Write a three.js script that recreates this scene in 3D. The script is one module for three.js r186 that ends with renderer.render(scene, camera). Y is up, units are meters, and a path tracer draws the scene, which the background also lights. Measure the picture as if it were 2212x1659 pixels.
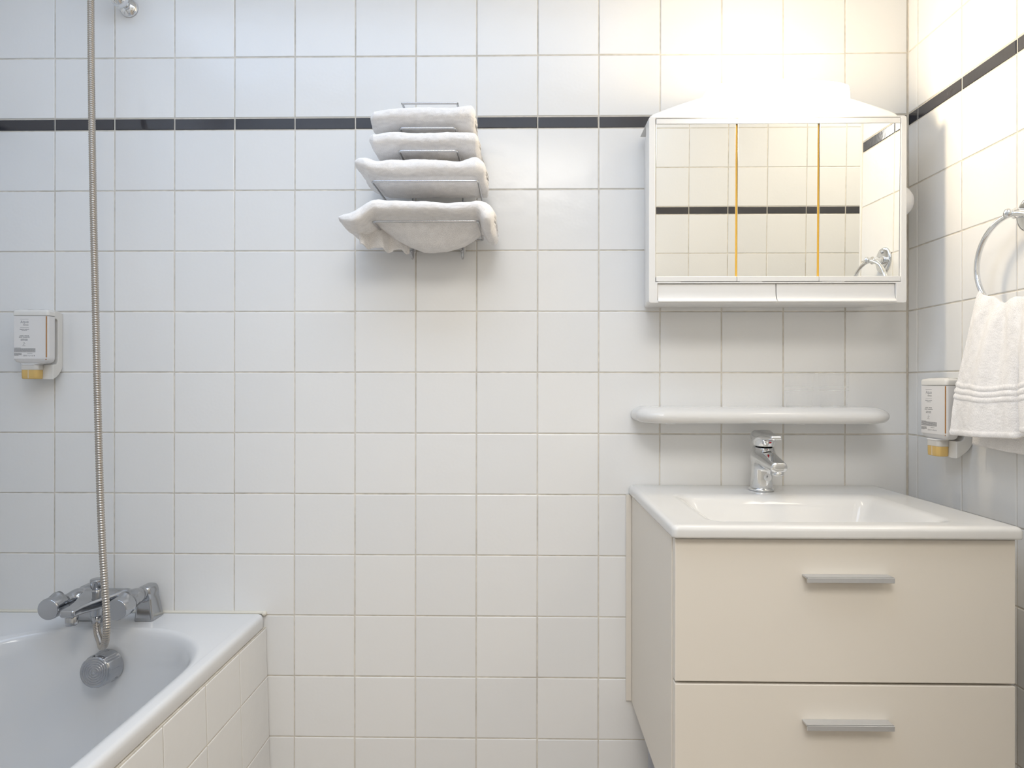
import * as THREE from 'three';
import { RoundedBoxGeometry } from 'three/addons/geometries/RoundedBoxGeometry.js';
import { mergeGeometries } from 'three/addons/utils/BufferGeometryUtils.js';
import { ImprovedNoise } from 'three/addons/math/ImprovedNoise.js';
import { RectAreaLightUniformsLib } from 'three/addons/lights/RectAreaLightUniformsLib.js';

// ------------------------------------------------------------------ camera, light, exposure
// origin: floor below the camera, back wall's tile face at z = 0, metres
const scene = new THREE.Scene();
const camera = new THREE.PerspectiveCamera(62.73, 2212 / 1659, 0.02, 30);
camera.position.set(0, 1.12, 1.5483);
camera.rotation.set(0.0007, 0.0152, 0.0009, 'YXZ');
scene.background = new THREE.Color(0x000000);
RectAreaLightUniformsLib.init();
const renderer = new THREE.WebGLRenderer();
renderer.toneMapping = THREE.LinearToneMapping;
renderer.toneMappingExposure = 1.0;
renderer.shadowMap.enabled = true;

const COOL = new THREE.Color().setRGB(0.77, 0.95, 1.24);      // bounce panel under the bathroom ceiling
const HALL = new THREE.Color().setRGB(1.0, 0.96, 0.90);        // ceiling light of the hallway
const WARM = new THREE.Color().setRGB(1.0, 0.80, 0.52);        // lamp of the mirror cabinet
const BATH_BOUNCE = { at: [-0.40, 2.392, 0.84], w: 1.7, d: 0.50, power: 1.85, glow: 1.0, color: COOL };  // added panel, stands in for flash light bounced off the ceiling
const HALL_CEILING = { at: [0.0, 2.442, 2.15], w: 0.9, d: 0.9, power: 8.0, glow: 4.0, color: HALL };
const RECESS_FILL = { at: [1.33, 2.392, 0.82], w: 0.5, d: 0.3, power: 5.2, glow: 3.0, color: new THREE.Color().setRGB(1.0, 0.90, 0.74) };  // added fill for the lower right, no lamp known in the recess
const MIRROR_LAMP = { power: 0.36, glow: 3.2 };

// ------------------------------------------------------------------ helpers
let seed = 7;
const rnd = () => { seed = (seed * 1664525 + 1013904223) >>> 0; return seed / 4294967296; };
const perlin = new ImprovedNoise();
const N3 = (x, y, z) => perlin.noise(x, y, z);
const V = (x, y, z) => new THREE.Vector3(x, y, z);
const lerp = (a, b, t) => a + (b - a) * t;
const clamp = (x, a = 0, b = 1) => Math.min(b, Math.max(a, x));
const smooth = (x) => { x = clamp(x); return x * x * (3 - 2 * x); };
const taken = {};
function numbered(name) { const k = taken[name] = (taken[name] ?? -1) + 1; return k ? `${name}_${String(k).padStart(3, '0')}` : name; }
function shadows(o) { o.castShadow = o.receiveShadow = true; return o; }
function thing(name, label, category, group) {
  const o = new THREE.Group(); o.name = numbered(name); o.userData = { label, category };
  if (group) o.userData.group = group;
  scene.add(o); return o;
}
function setting(name, label) {
  const o = new THREE.Group(); o.name = name; o.userData = { kind: 'structure', label, category: name.split('_')[0] };
  scene.add(o); return o;
}
function part(name, geo, mat, parent, label) {
  const m = shadows(new THREE.Mesh(geo, mat)); m.name = name; if (label) m.userData.label = label; parent.add(m); return m;
}
function metricUV(geo) {            // uv in metres, by the way each face points
  const g = geo.index ? geo.toNonIndexed() : geo, p = g.attributes.position, n = g.attributes.normal, uv = new Float32Array(p.count * 2);
  for (let i = 0; i < p.count; i++) {
    const ax = Math.abs(n.getX(i)), ay = Math.abs(n.getY(i)), az = Math.abs(n.getZ(i));
    if (az >= ax && az >= ay) { uv[2 * i] = p.getX(i); uv[2 * i + 1] = p.getY(i); } else if (ay >= ax) { uv[2 * i] = p.getX(i); uv[2 * i + 1] = p.getZ(i); } else { uv[2 * i] = p.getZ(i); uv[2 * i + 1] = p.getY(i); }
  }
  g.setAttribute('uv', new THREE.BufferAttribute(uv, 2)); return g;
}
const box = (x0, x1, y0, y1, z0, z1) => metricUV(new THREE.BoxGeometry(x1 - x0, y1 - y0, z1 - z0).translate((x0 + x1) / 2, (y0 + y1) / 2, (z0 + z1) / 2));
const rbox = (x0, x1, y0, y1, z0, z1, r = 0.002, s = 3) => metricUV(new RoundedBoxGeometry(x1 - x0, y1 - y0, z1 - z0, s, r).translate((x0 + x1) / 2, (y0 + y1) / 2, (z0 + z1) / 2));
const join = (list) => mergeGeometries(list.map((g) => { const k = g.index ? g.toNonIndexed() : g.clone(); for (const a of Object.keys(k.attributes)) if (!['position', 'normal', 'uv'].includes(a)) k.deleteAttribute(a); if (!k.attributes.uv) k.setAttribute('uv', new THREE.BufferAttribute(new Float32Array(k.attributes.position.count * 2), 2)); return k; }));
const lathe = (pts, seg = 40) => new THREE.LatheGeometry(pts.map(([r, y]) => new THREE.Vector2(r, y)), seg);
const curve = (pts) => new THREE.CatmullRomCurve3(pts.map((p) => V(...p)), false, 'centripetal');
function roundedPath(pts, r) {      // straight runs with rounded corners
  const path = new THREE.CurvePath(), P = pts.map((p) => V(...p));
  let at = P[0];
  for (let i = 1; i < P.length - 1; i++) {
    const a = P[i].clone().sub(P[i - 1]).normalize(), b = P[i + 1].clone().sub(P[i]).normalize();
    const p0 = P[i].clone().addScaledVector(a, -r), p1 = P[i].clone().addScaledVector(b, r);
    path.add(new THREE.LineCurve3(at, p0)); path.add(new THREE.QuadraticBezierCurve3(p0, P[i], p1)); at = p1;
  }
  path.add(new THREE.LineCurve3(at, P[P.length - 1])); return path;
}
function wire(pts, rad, r = 0.008, n = 90) {
  const p = roundedPath(pts, r), a = V(...pts[0]), b = V(...pts[pts.length - 1]);
  const cap = (c) => new THREE.SphereGeometry(rad, 8, 6).translate(c.x, c.y, c.z);
  return join([new THREE.TubeGeometry(p, n, rad, 8, false), cap(a), cap(b)]);
}
// rings of equal length, lofted; optional flat ends
function loft(rings, { capStart = false, capEnd = false, closed = true, uvScale = 1 } = {}) {
  const n = rings[0].length, pos = [], uv = [], idx = [], m = closed ? n + 1 : n;
  rings.forEach((ring, j) => { let s = 0; for (let i = 0; i < m; i++) { const p = ring[i % n]; if (i) s += p.distanceTo(ring[(i - 1) % n]); pos.push(p.x, p.y, p.z); uv.push(s * uvScale, j / rings.length * uvScale); } });
  for (let j = 0; j < rings.length - 1; j++) for (let i = 0; i < m - 1; i++) { const a = j * m + i, b = a + 1, c = a + m, d = c + 1; idx.push(a, b, d, a, d, c); }
  for (const [on, j, flip] of [[capStart, 0, true], [capEnd, rings.length - 1, false]]) if (on) {
    const c = V(0, 0, 0); rings[j].forEach((p) => c.add(p)); c.divideScalar(n);
    const k = pos.length / 3; pos.push(c.x, c.y, c.z); uv.push(0, 0);
    rings[j].forEach((p) => { pos.push(p.x, p.y, p.z); uv.push(0, 0); });
    for (let i = 0; i < n; i++) { const a = k + 1 + i, b = k + 1 + (i + 1) % n; flip ? idx.push(k, b, a) : idx.push(k, a, b); }
  }
  const g = new THREE.BufferGeometry();
  g.setAttribute('position', new THREE.Float32BufferAttribute(pos, 3)); g.setAttribute('uv', new THREE.Float32BufferAttribute(uv, 2)); g.setIndex(idx);
  g.computeVertexNormals();
  if (closed) {                      // the seam's two columns share normals
    const nm = g.attributes.normal;
    for (let j = 0; j < rings.length; j++) { const a = j * m, b = a + n, v = V(nm.getX(a) + nm.getX(b), nm.getY(a) + nm.getY(b), nm.getZ(a) + nm.getZ(b)).normalize(); nm.setXYZ(a, v.x, v.y, v.z); nm.setXYZ(b, v.x, v.y, v.z); }
  }
  return g;
}
// rounded rectangle in plan at height y; r may be one radius or [x0z0, x1z0, x1z1, x0z1]
function plan(x0, x1, z0, z1, r, y, nc = 12, ns = 10) {
  const R = Array.isArray(r) ? r : [r, r, r, r], out = [], C = [[x0 + R[0], z0 + R[0], R[0], Math.PI], [x1 - R[1], z0 + R[1], R[1], 1.5 * Math.PI], [x1 - R[2], z1 - R[2], R[2], 0], [x0 + R[3], z1 - R[3], R[3], 0.5 * Math.PI]];
  C.forEach(([cx, cz, rr, a0], k) => {
    for (let i = 0; i <= nc; i++) { const a = a0 + i / nc * Math.PI / 2; out.push(V(cx + rr * Math.cos(a), y, cz + rr * Math.sin(a))); }
    const [nx, nz, nr, na] = C[(k + 1) % 4], e = V(nx + nr * Math.cos(na), y, nz + nr * Math.sin(na)), s = out[out.length - 1];
    for (let i = 1; i < ns; i++) out.push(s.clone().lerp(e, i / ns));
  });
  return out;
}
// smooth solid from a distance function, by surface nets
function solid(sdf, lo, hi, h) {
  const n = [0, 1, 2].map((k) => Math.ceil((hi[k] - lo[k]) / h) + 1), [nx, ny, nz] = n, at = (i, j, k) => i + nx * (j + ny * k);
  const f = new Float32Array(nx * ny * nz);
  for (let k = 0; k < nz; k++) for (let j = 0; j < ny; j++) for (let i = 0; i < nx; i++) f[at(i, j, k)] = sdf(lo[0] + i * h, lo[1] + j * h, lo[2] + k * h);
  const id = new Int32Array(nx * ny * nz).fill(-1), pos = [], idx = [];
  for (let k = 0; k < nz - 1; k++) for (let j = 0; j < ny - 1; j++) for (let i = 0; i < nx - 1; i++) {
    let c = 0, x = 0, y = 0, z = 0;
    const edge = (ai, aj, ak, bi, bj, bk) => { const a = f[at(ai, aj, ak)], b = f[at(bi, bj, bk)]; if ((a < 0) !== (b < 0)) { const t = a / (a - b); x += lerp(ai, bi, t); y += lerp(aj, bj, t); z += lerp(ak, bk, t); c++; } };
    for (const [u, v] of [[0, 0], [1, 0], [0, 1], [1, 1]]) { edge(i, j + u, k + v, i + 1, j + u, k + v); edge(i + u, j, k + v, i + u, j + 1, k + v); edge(i + u, j + v, k, i + u, j + v, k + 1); }
    if (c) { id[at(i, j, k)] = pos.length / 3; pos.push(lo[0] + x / c * h, lo[1] + y / c * h, lo[2] + z / c * h); }
  }
  const quad = (a, b, c, d, flip) => { if (Math.min(a, b, c, d) < 0) return; flip ? idx.push(a, c, b, a, d, c) : idx.push(a, b, c, a, c, d); };
  for (let k = 1; k < nz - 1; k++) for (let j = 1; j < ny - 1; j++) for (let i = 1; i < nx - 1; i++) {
    const a = f[at(i, j, k)] < 0;
    if (a !== (f[at(i + 1, j, k)] < 0)) quad(id[at(i, j - 1, k - 1)], id[at(i, j, k - 1)], id[at(i, j, k)], id[at(i, j - 1, k)], !a);
    if (a !== (f[at(i, j + 1, k)] < 0)) quad(id[at(i - 1, j, k - 1)], id[at(i - 1, j, k)], id[at(i, j, k)], id[at(i, j, k - 1)], !a);
    if (a !== (f[at(i, j, k + 1)] < 0)) quad(id[at(i - 1, j - 1, k)], id[at(i, j - 1, k)], id[at(i, j, k)], id[at(i - 1, j, k)], !a);
  }
  const nor = [], e = h * 0.5;
  for (let q = 0; q < pos.length; q += 3) {
    const [x, y, z] = [pos[q], pos[q + 1], pos[q + 2]], v = V(sdf(x + e, y, z) - sdf(x - e, y, z), sdf(x, y + e, z) - sdf(x, y - e, z), sdf(x, y, z + e) - sdf(x, y, z - e)).normalize();
    nor.push(v.x, v.y, v.z);
  }
  const g = new THREE.BufferGeometry();
  g.setAttribute('position', new THREE.Float32BufferAttribute(pos, 3)); g.setAttribute('normal', new THREE.Float32BufferAttribute(nor, 3)); g.setIndex(idx); return g;
}
const smin = (a, b, k) => { const h = clamp(0.5 + 0.5 * (b - a) / k); return lerp(b, a, h) - k * h * (1 - h); };
const smax = (a, b, k) => -smin(-a, -b, k);
function cone(x, y, z, a, b, ra, rb) {           // tapered capsule
  const px = x - a[0], py = y - a[1], pz = z - a[2], bx = b[0] - a[0], by = b[1] - a[1], bz = b[2] - a[2];
  const t = clamp((px * bx + py * by + pz * bz) / (bx * bx + by * by + bz * bz));
  return Math.hypot(px - bx * t, py - by * t, pz - bz * t) - lerp(ra, rb, t);
}
function rod(x, y, z, a, b, ra, rb, round = 0.002) {      // tapered cylinder with flat rounded ends
  const bx = b[0] - a[0], by = b[1] - a[1], bz = b[2] - a[2], L = Math.hypot(bx, by, bz), px = x - a[0], py = y - a[1], pz = z - a[2];
  const t = (px * bx + py * by + pz * bz) / L, d = Math.hypot(px - bx / L * t, py - by / L * t, pz - bz / L * t) - lerp(ra, rb, clamp(t / L)) + round;
  const e = Math.abs(t - L / 2) - L / 2 + round;
  return Math.min(Math.max(d, e), 0) + Math.hypot(Math.max(d, 0), Math.max(e, 0)) - round;
}
function block(x, y, z, c, s, r) { const qx = Math.abs(x - c[0]) - s[0] + r, qy = Math.abs(y - c[1]) - s[1] + r, qz = Math.abs(z - c[2]) - s[2] + r; return Math.hypot(Math.max(qx, 0), Math.max(qy, 0), Math.max(qz, 0)) + Math.min(Math.max(qx, qy, qz), 0) - r; }

// ------------------------------------------------------------------ procedural textures and materials
function noiseTexture(size, fn, repeat, colour = false) {
  const d = new Uint8Array(size * size * 4);
  for (let j = 0; j < size; j++) for (let i = 0; i < size; i++) { const v = fn(i / size, j / size), o = 4 * (j * size + i); const c = Array.isArray(v) ? v : [v, v, v]; for (let k = 0; k < 3; k++) d[o + k] = clamp(c[k]) * 255; d[o + 3] = 255; }
  const t = new THREE.DataTexture(d, size, size); t.wrapS = t.wrapT = THREE.RepeatWrapping; t.magFilter = THREE.LinearFilter; t.minFilter = THREE.LinearMipmapLinearFilter;
  t.repeat.set(repeat, repeat); if (colour) t.colorSpace = THREE.SRGBColorSpace; t.needsUpdate = true; return t;
}
const tileable = (u, v, f, s = 0) => {           // seamless Perlin on [0,1)
  const a = N3(u * f, v * f, s), b = N3((u - 1) * f, v * f, s), c = N3(u * f, (v - 1) * f, s), d = N3((u - 1) * f, (v - 1) * f, s);
  return lerp(lerp(a, b, u), lerp(c, d, u), v);
};
const glazeBump = noiseTexture(256, (u, v) => 0.5 + 0.45 * tileable(u, v, 9, 3) + 0.12 * tileable(u, v, 40, 5), 1 / 0.3);
const terryBump = noiseTexture(512, (u, v) => 0.5 + 0.55 * tileable(u, v, 90, 1) + 0.3 * tileable(u, v, 170, 2) + 0.2 * tileable(u, v, 22, 9), 1 / 0.16);
const terryTone = noiseTexture(512, (u, v) => { const k = 0.96 + 0.11 * tileable(u, v, 100, 4) + 0.05 * tileable(u, v, 12, 8); return [k, k * 0.992, k * 0.985]; }, 1 / 0.17, true);
const groutTone = noiseTexture(256, (u, v) => { const k = 0.86 + 0.09 * tileable(u, v, 30, 6) + 0.10 * tileable(u, v, 6, 2); return [k, k * 0.975, k * 0.925]; }, 1 / 0.4, true);
const phys = (o) => new THREE.MeshPhysicalMaterial(o);
const lin = (r, g, b) => new THREE.Color().setRGB(r, g, b);
const M = {
  tiles: [lin(0.855, 0.855, 0.845), lin(0.84, 0.842, 0.835), lin(0.865, 0.863, 0.85)].map((color) => phys({ color, roughness: 0.2, ior: 1.5, bumpMap: glazeBump, bumpScale: 0.0006 })),
  borders: [lin(0.030, 0.030, 0.037), lin(0.036, 0.035, 0.042)].map((color) => phys({ color, roughness: 0.10, ior: 1.62, bumpMap: glazeBump, bumpScale: 0.0005 })),
  grout: phys({ color: 0xffffff, map: groutTone, roughness: 0.95 }),
  plaster: phys({ color: lin(0.86, 0.86, 0.85), roughness: 0.9 }),
  floorTile: phys({ color: lin(0.42, 0.36, 0.30), roughness: 0.4 }),
  enamel: phys({ color: lin(0.80, 0.81, 0.82), roughness: 0.12, ior: 1.5 }),
  ceramic: phys({ color: lin(0.75, 0.745, 0.73), roughness: 0.08, ior: 1.52 }),
  plastic: phys({ color: lin(0.82, 0.815, 0.80), roughness: 0.32 }),
  cream: phys({ color: lin(0.80, 0.75, 0.672), roughness: 0.42 }),
  chrome: phys({ color: lin(0.78, 0.79, 0.80), metalness: 1, roughness: 0.07 }),
  chromeWorn: phys({ color: lin(0.47, 0.48, 0.50), metalness: 1, roughness: 0.13 }),
  hose: phys({ color: lin(0.50, 0.46, 0.41), metalness: 1, roughness: 0.24 }),
  steelWire: phys({ color: lin(0.55, 0.56, 0.58), metalness: 1, roughness: 0.22 }),
  aluminium: phys({ color: lin(0.62, 0.625, 0.63), metalness: 0.6, roughness: 0.42 }),
  mirror: phys({ color: lin(0.90, 0.91, 0.90), metalness: 1, roughness: 0.012 }),
  terry: phys({ color: lin(1.0, 0.995, 0.99), map: terryTone, roughness: 1, bumpMap: terryBump, bumpScale: 0.0003 }),
  lampLeakOchre: phys({ color: lin(0.80, 0.47, 0.06), roughness: 0.45 }),  // yellow of lamp light put into the colour of the door gaps
  sealant: phys({ color: lin(0.80, 0.77, 0.68), roughness: 0.5 }),
  bottle: phys({ color: lin(0.80, 0.79, 0.78), roughness: 0.3 }),
  bracket: phys({ color: lin(0.80, 0.785, 0.745), roughness: 0.38 }),
  amber: phys({ color: lin(0.42, 0.20, 0.06), roughness: 0.3 }),
  soap: phys({ color: lin(0.70, 0.48, 0.17), roughness: 0.18, ior: 1.45 }),
  clearPlastic: phys({ color: lin(0.95, 0.92, 0.87), roughness: 0.3, transmission: 0.35, thickness: 0, ior: 1.45 }),
  glass: phys({ color: 0xffffff, roughness: 0.0, transmission: 1, thickness: 0, ior: 1.5 }),
  glassEdge: phys({ color: lin(0.96, 0.96, 0.95), roughness: 0.05, transmission: 0.8, thickness: 0, ior: 1.5 }),
  red: phys({ color: lin(0.45, 0.012, 0.03), roughness: 0.25 }),
  greyPlug: phys({ color: lin(0.74, 0.74, 0.75), roughness: 0.4 }),
  pipe: phys({ color: lin(0.40, 0.41, 0.45), roughness: 0.35 }),
  sticker: phys({ color: lin(0.85, 0.86, 0.88), roughness: 0.4 }),
  ink: phys({ color: lin(0.05, 0.05, 0.06), roughness: 0.5 }),
};
const glowing = (c, k) => new THREE.MeshStandardMaterial({ color: 0xffffff, emissive: c, emissiveIntensity: k, roughness: 0.5 });

// ------------------------------------------------------------------ walls of single tiles
const JOINT = 0.0030, PROUD = 0.0016, STRIPE0 = 1.7493, STRIPE1 = 1.7789, CEIL = 2.40;
const rowEdges = [0, 0.0993]; for (let k = 1; k <= 11; k++) rowEdges.push(0.0993 + 0.15 * k);
rowEdges.push(STRIPE1); for (let k = 1; k <= 4; k++) rowEdges.push(STRIPE1 + 0.15 * k); rowEdges.push(CEIL);
const tileCache = {};
function tileShape(w, h, v) {                    // pillow-edged tile, centred, back at z = -0.004, face at z = 0
  const key = `${w.toFixed(4)}_${h.toFixed(4)}_${v}`;
  if (tileCache[key]) return tileCache[key];
  const ring = (i, z) => [[-w / 2 + i, -h / 2 + i, z], [w / 2 - i, -h / 2 + i, z], [w / 2 - i, h / 2 - i, z], [-w / 2 + i, h / 2 - i, z]];
  const R = [ring(0, -0.004), ring(0, -0.0011), ring(0.0005, -0.0004), ring(0.0015, 0)], pos = [];
  const tri = (a, b, c) => pos.push(...a, ...b, ...c);
  for (let j = 0; j < 3; j++) for (let i = 0; i < 4; i++) { const a = R[j][i], b = R[j][(i + 1) % 4], c = R[j + 1][(i + 1) % 4], d = R[j + 1][i]; tri(a, b, c); tri(a, c, d); }
  tri(R[3][0], R[3][1], R[3][2]); tri(R[3][0], R[3][2], R[3][3]);
  const g = new THREE.BufferGeometry(); g.setAttribute('position', new THREE.Float32BufferAttribute(pos, 3)); g.computeVertexNormals();
  const uv = []; for (let i = 0; i < pos.length; i += 3) uv.push(pos[i] + v * 0.37, pos[i + 1] + v * 0.21);
  g.setAttribute('uv', new THREE.Float32BufferAttribute(uv, 2));
  return tileCache[key] = g;
}
// tiles on the plane z = 0 of a frame: u to the right, y up
function tileField(frame, us, ys, skip = () => false) {
  for (let j = 0; j < ys.length - 1; j++) for (let i = 0; i < us.length - 1; i++) {
    const u0 = us[i] + (i ? JOINT / 2 : 0.001), u1 = us[i + 1] - (i < us.length - 2 ? JOINT / 2 : 0.001), y0 = ys[j] + JOINT / 2, y1 = ys[j + 1] - JOINT / 2;
    if (u1 - u0 < 0.006 || y1 - y0 < 0.006 || skip(u0, u1, y0, y1)) continue;
    const dark = Math.abs(ys[j] - STRIPE0) < 1e-6, v = Math.floor(rnd() * 3);
    const m = part(dark ? 'border_tile' : 'tile', tileShape(u1 - u0, y1 - y0, v), dark ? M.borders[v % 2] : M.tiles[v], frame);
    m.position.set((u0 + u1) / 2 + (rnd() - 0.5) * 0.0006, (y0 + y1) / 2 + (rnd() - 0.5) * 0.0006, (rnd() - 0.5) * 0.0004);
    m.rotation.set((rnd() - 0.5) * 0.005, (rnd() - 0.5) * 0.005, (rnd() - 0.5) * 0.002);
  }
}
const steps = (from, to, first, pitch = 0.15) => { const a = [from]; for (let u = first; u < to - 1e-4; u += pitch) if (u > from + 1e-4) a.push(u); a.push(to); return a; };

const X0 = -1.33, X1 = 0.940, ZF = 1.176, ZR = 0.496, XE = 1.75, RIM = 0.5545;
{
  const w = setting('wall_back', 'white tiled back wall with a dark border line');
  part('grout_bed', box(X0 - 0.1, X1 + 0.002, 0, CEIL, -0.12, -PROUD), M.grout, w);
  tileField(w, steps(X0, X1 - 0.0015, -1.3109), rowEdges, (u0, u1, y0, y1) => u1 < -0.64 && y1 < RIM - 0.06);   // behind the tub stand no tiles
}
{
  const w = setting('wall_right', 'short white tiled side wall beside the washbasin');
  part('grout_bed', box(X1 + PROUD, XE + 0.1, 0, CEIL, -0.12, ZR - 0.004), M.grout, w);
  part('corner_trim', rbox(X1 - 0.002, X1 + 0.010, 0.001, CEIL - 0.001, ZR - 0.008, ZR, 0.002), M.plastic, w, 'white plastic corner trim');
  const f = w;                                    // tiles face -x: local u runs along +z
  const from = f.children.length;
  tileField(f, steps(0.0015, ZR - 0.008, 0.0375), rowEdges);
  for (const t of f.children.slice(from)) { const { x, y, z } = t.position; t.position.set(X1 - z, y, x); t.rotation.set(0, -Math.PI / 2 + t.rotation.y, 0); }
}
{
  const w = setting('wall_front', 'tiled wall with the doorway opposite the mirror');
  const DL = -0.50, DR = 0.51, DT = 2.17;
  part('grout_bed', join([box(X0 - 0.1, DL, 0, CEIL, ZF + PROUD, ZF + 0.12), box(DR, XE + 0.1, 0, CEIL, ZF + PROUD, ZF + 0.12), box(DL, DR, DT, CEIL, ZF + PROUD, ZF + 0.12)]), M.grout, w);
  part('door_frame', join([box(DL, DL + 0.012, 0, DT, ZF - 0.004, ZF + 0.124), box(DR - 0.012, DR, 0, DT, ZF - 0.004, ZF + 0.124), box(DL, DR, DT - 0.012, DT, ZF - 0.004, ZF + 0.124)]), M.plastic, w);
  const from = w.children.length;
  tileField(w, steps(-XE, -DR, -1.695), rowEdges);           // u = -x
  tileField(w, steps(-DL, -X0, 0.505), rowEdges);
  tileField(w, [-DR, -0.35, -0.20, -0.05, 0.10, 0.25, 0.40, -DL], [DT, 2.2289, 2.3789]);
  for (const t of w.children.slice(from)) { const { x, y, z } = t.position; t.position.set(-x, y, ZF - z); t.rotation.set(0, Math.PI + t.rotation.y, 0); }
}
{
  const w = setting('wall_left', 'white tiled wall at the far side of the bathtub');
  part('grout_bed', box(X0 - 0.1, X0 - PROUD, 0, CEIL, 0, ZF), M.grout, w);
  const from = w.children.length;
  tileField(w, steps(-ZF, -0.0015, -1.05), rowEdges, (u0, u1, y0, y1) => y1 < RIM - 0.06);    // u = -z
  for (const t of w.children.slice(from)) { const { x, y, z } = t.position; t.position.set(X0 + z, y, -x); t.rotation.set(0, Math.PI / 2 + t.rotation.y, 0); }
}
{
  part('recess_face', box(XE, XE + 0.1, 0, CEIL, ZR - 0.02, ZF + 0.12), M.plaster, setting('wall_recess', 'white plastered end of the recess'));
  part('recess_side', box(X1 + 0.008, XE, 0, CEIL, ZR - 0.004, ZR - 0.001), M.plaster, setting('wall_return', 'white plastered side of the recess'));
  part('slab', box(X0 - 0.1, XE + 0.1, -0.1, 0, -0.12, 3.4), M.floorTile, setting('floor', 'grey tiled floor'));
  part('slab', box(X0 - 0.1, XE + 0.1, CEIL, CEIL + 0.1, -0.12, ZF + 0.12), M.plaster, setting('ceiling', 'white ceiling'));
  part('hall_face', join([box(X0 - 0.1, X0, 0, 2.45, ZF + 0.12, 3.4), box(XE, XE + 0.1, 0, 2.45, ZF + 0.12, 3.4), box(X0, XE, 0, 2.45, 3.3, 3.4)]), M.plaster, setting('wall_hall', 'white walls of the hallway behind the doorway'));
  part('slab', box(X0 - 0.1, XE + 0.1, 2.45, 2.55, ZF + 0.02, 3.4), M.plaster, setting('ceiling_hall', 'white hallway ceiling'));
}
function ceilingLight(name, label, L) {
  const t = thing(name, label, 'light'), [x, y, z] = L.at;
  part('frame', rbox(x - L.w / 2 - 0.02, x + L.w / 2 + 0.02, y - 0.012, y + 0.006, z - L.d / 2 - 0.02, z + L.d / 2 + 0.02, 0.004), M.plastic, t);
  part('lamp_diffuser', rbox(x - L.w / 2, x + L.w / 2, y - 0.018, y - 0.008, z - L.d / 2, z + L.d / 2, 0.003), glowing(L.color, L.glow), t);
  const a = new THREE.RectAreaLight(L.color, L.power, L.w, L.d); a.position.set(x, y - 0.024, z); a.lookAt(x, 0, z); a.name = name + '_glow'; scene.add(a);
}
ceilingLight('ceiling_bounce_light', 'large unseen panel standing in for light bounced off the ceiling', BATH_BOUNCE);
ceilingLight('recess_fill_light', 'added fill light on the recess ceiling beside the doorway', RECESS_FILL);
ceilingLight('hall_light', 'square white ceiling light in the hallway', HALL_CEILING);

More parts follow.
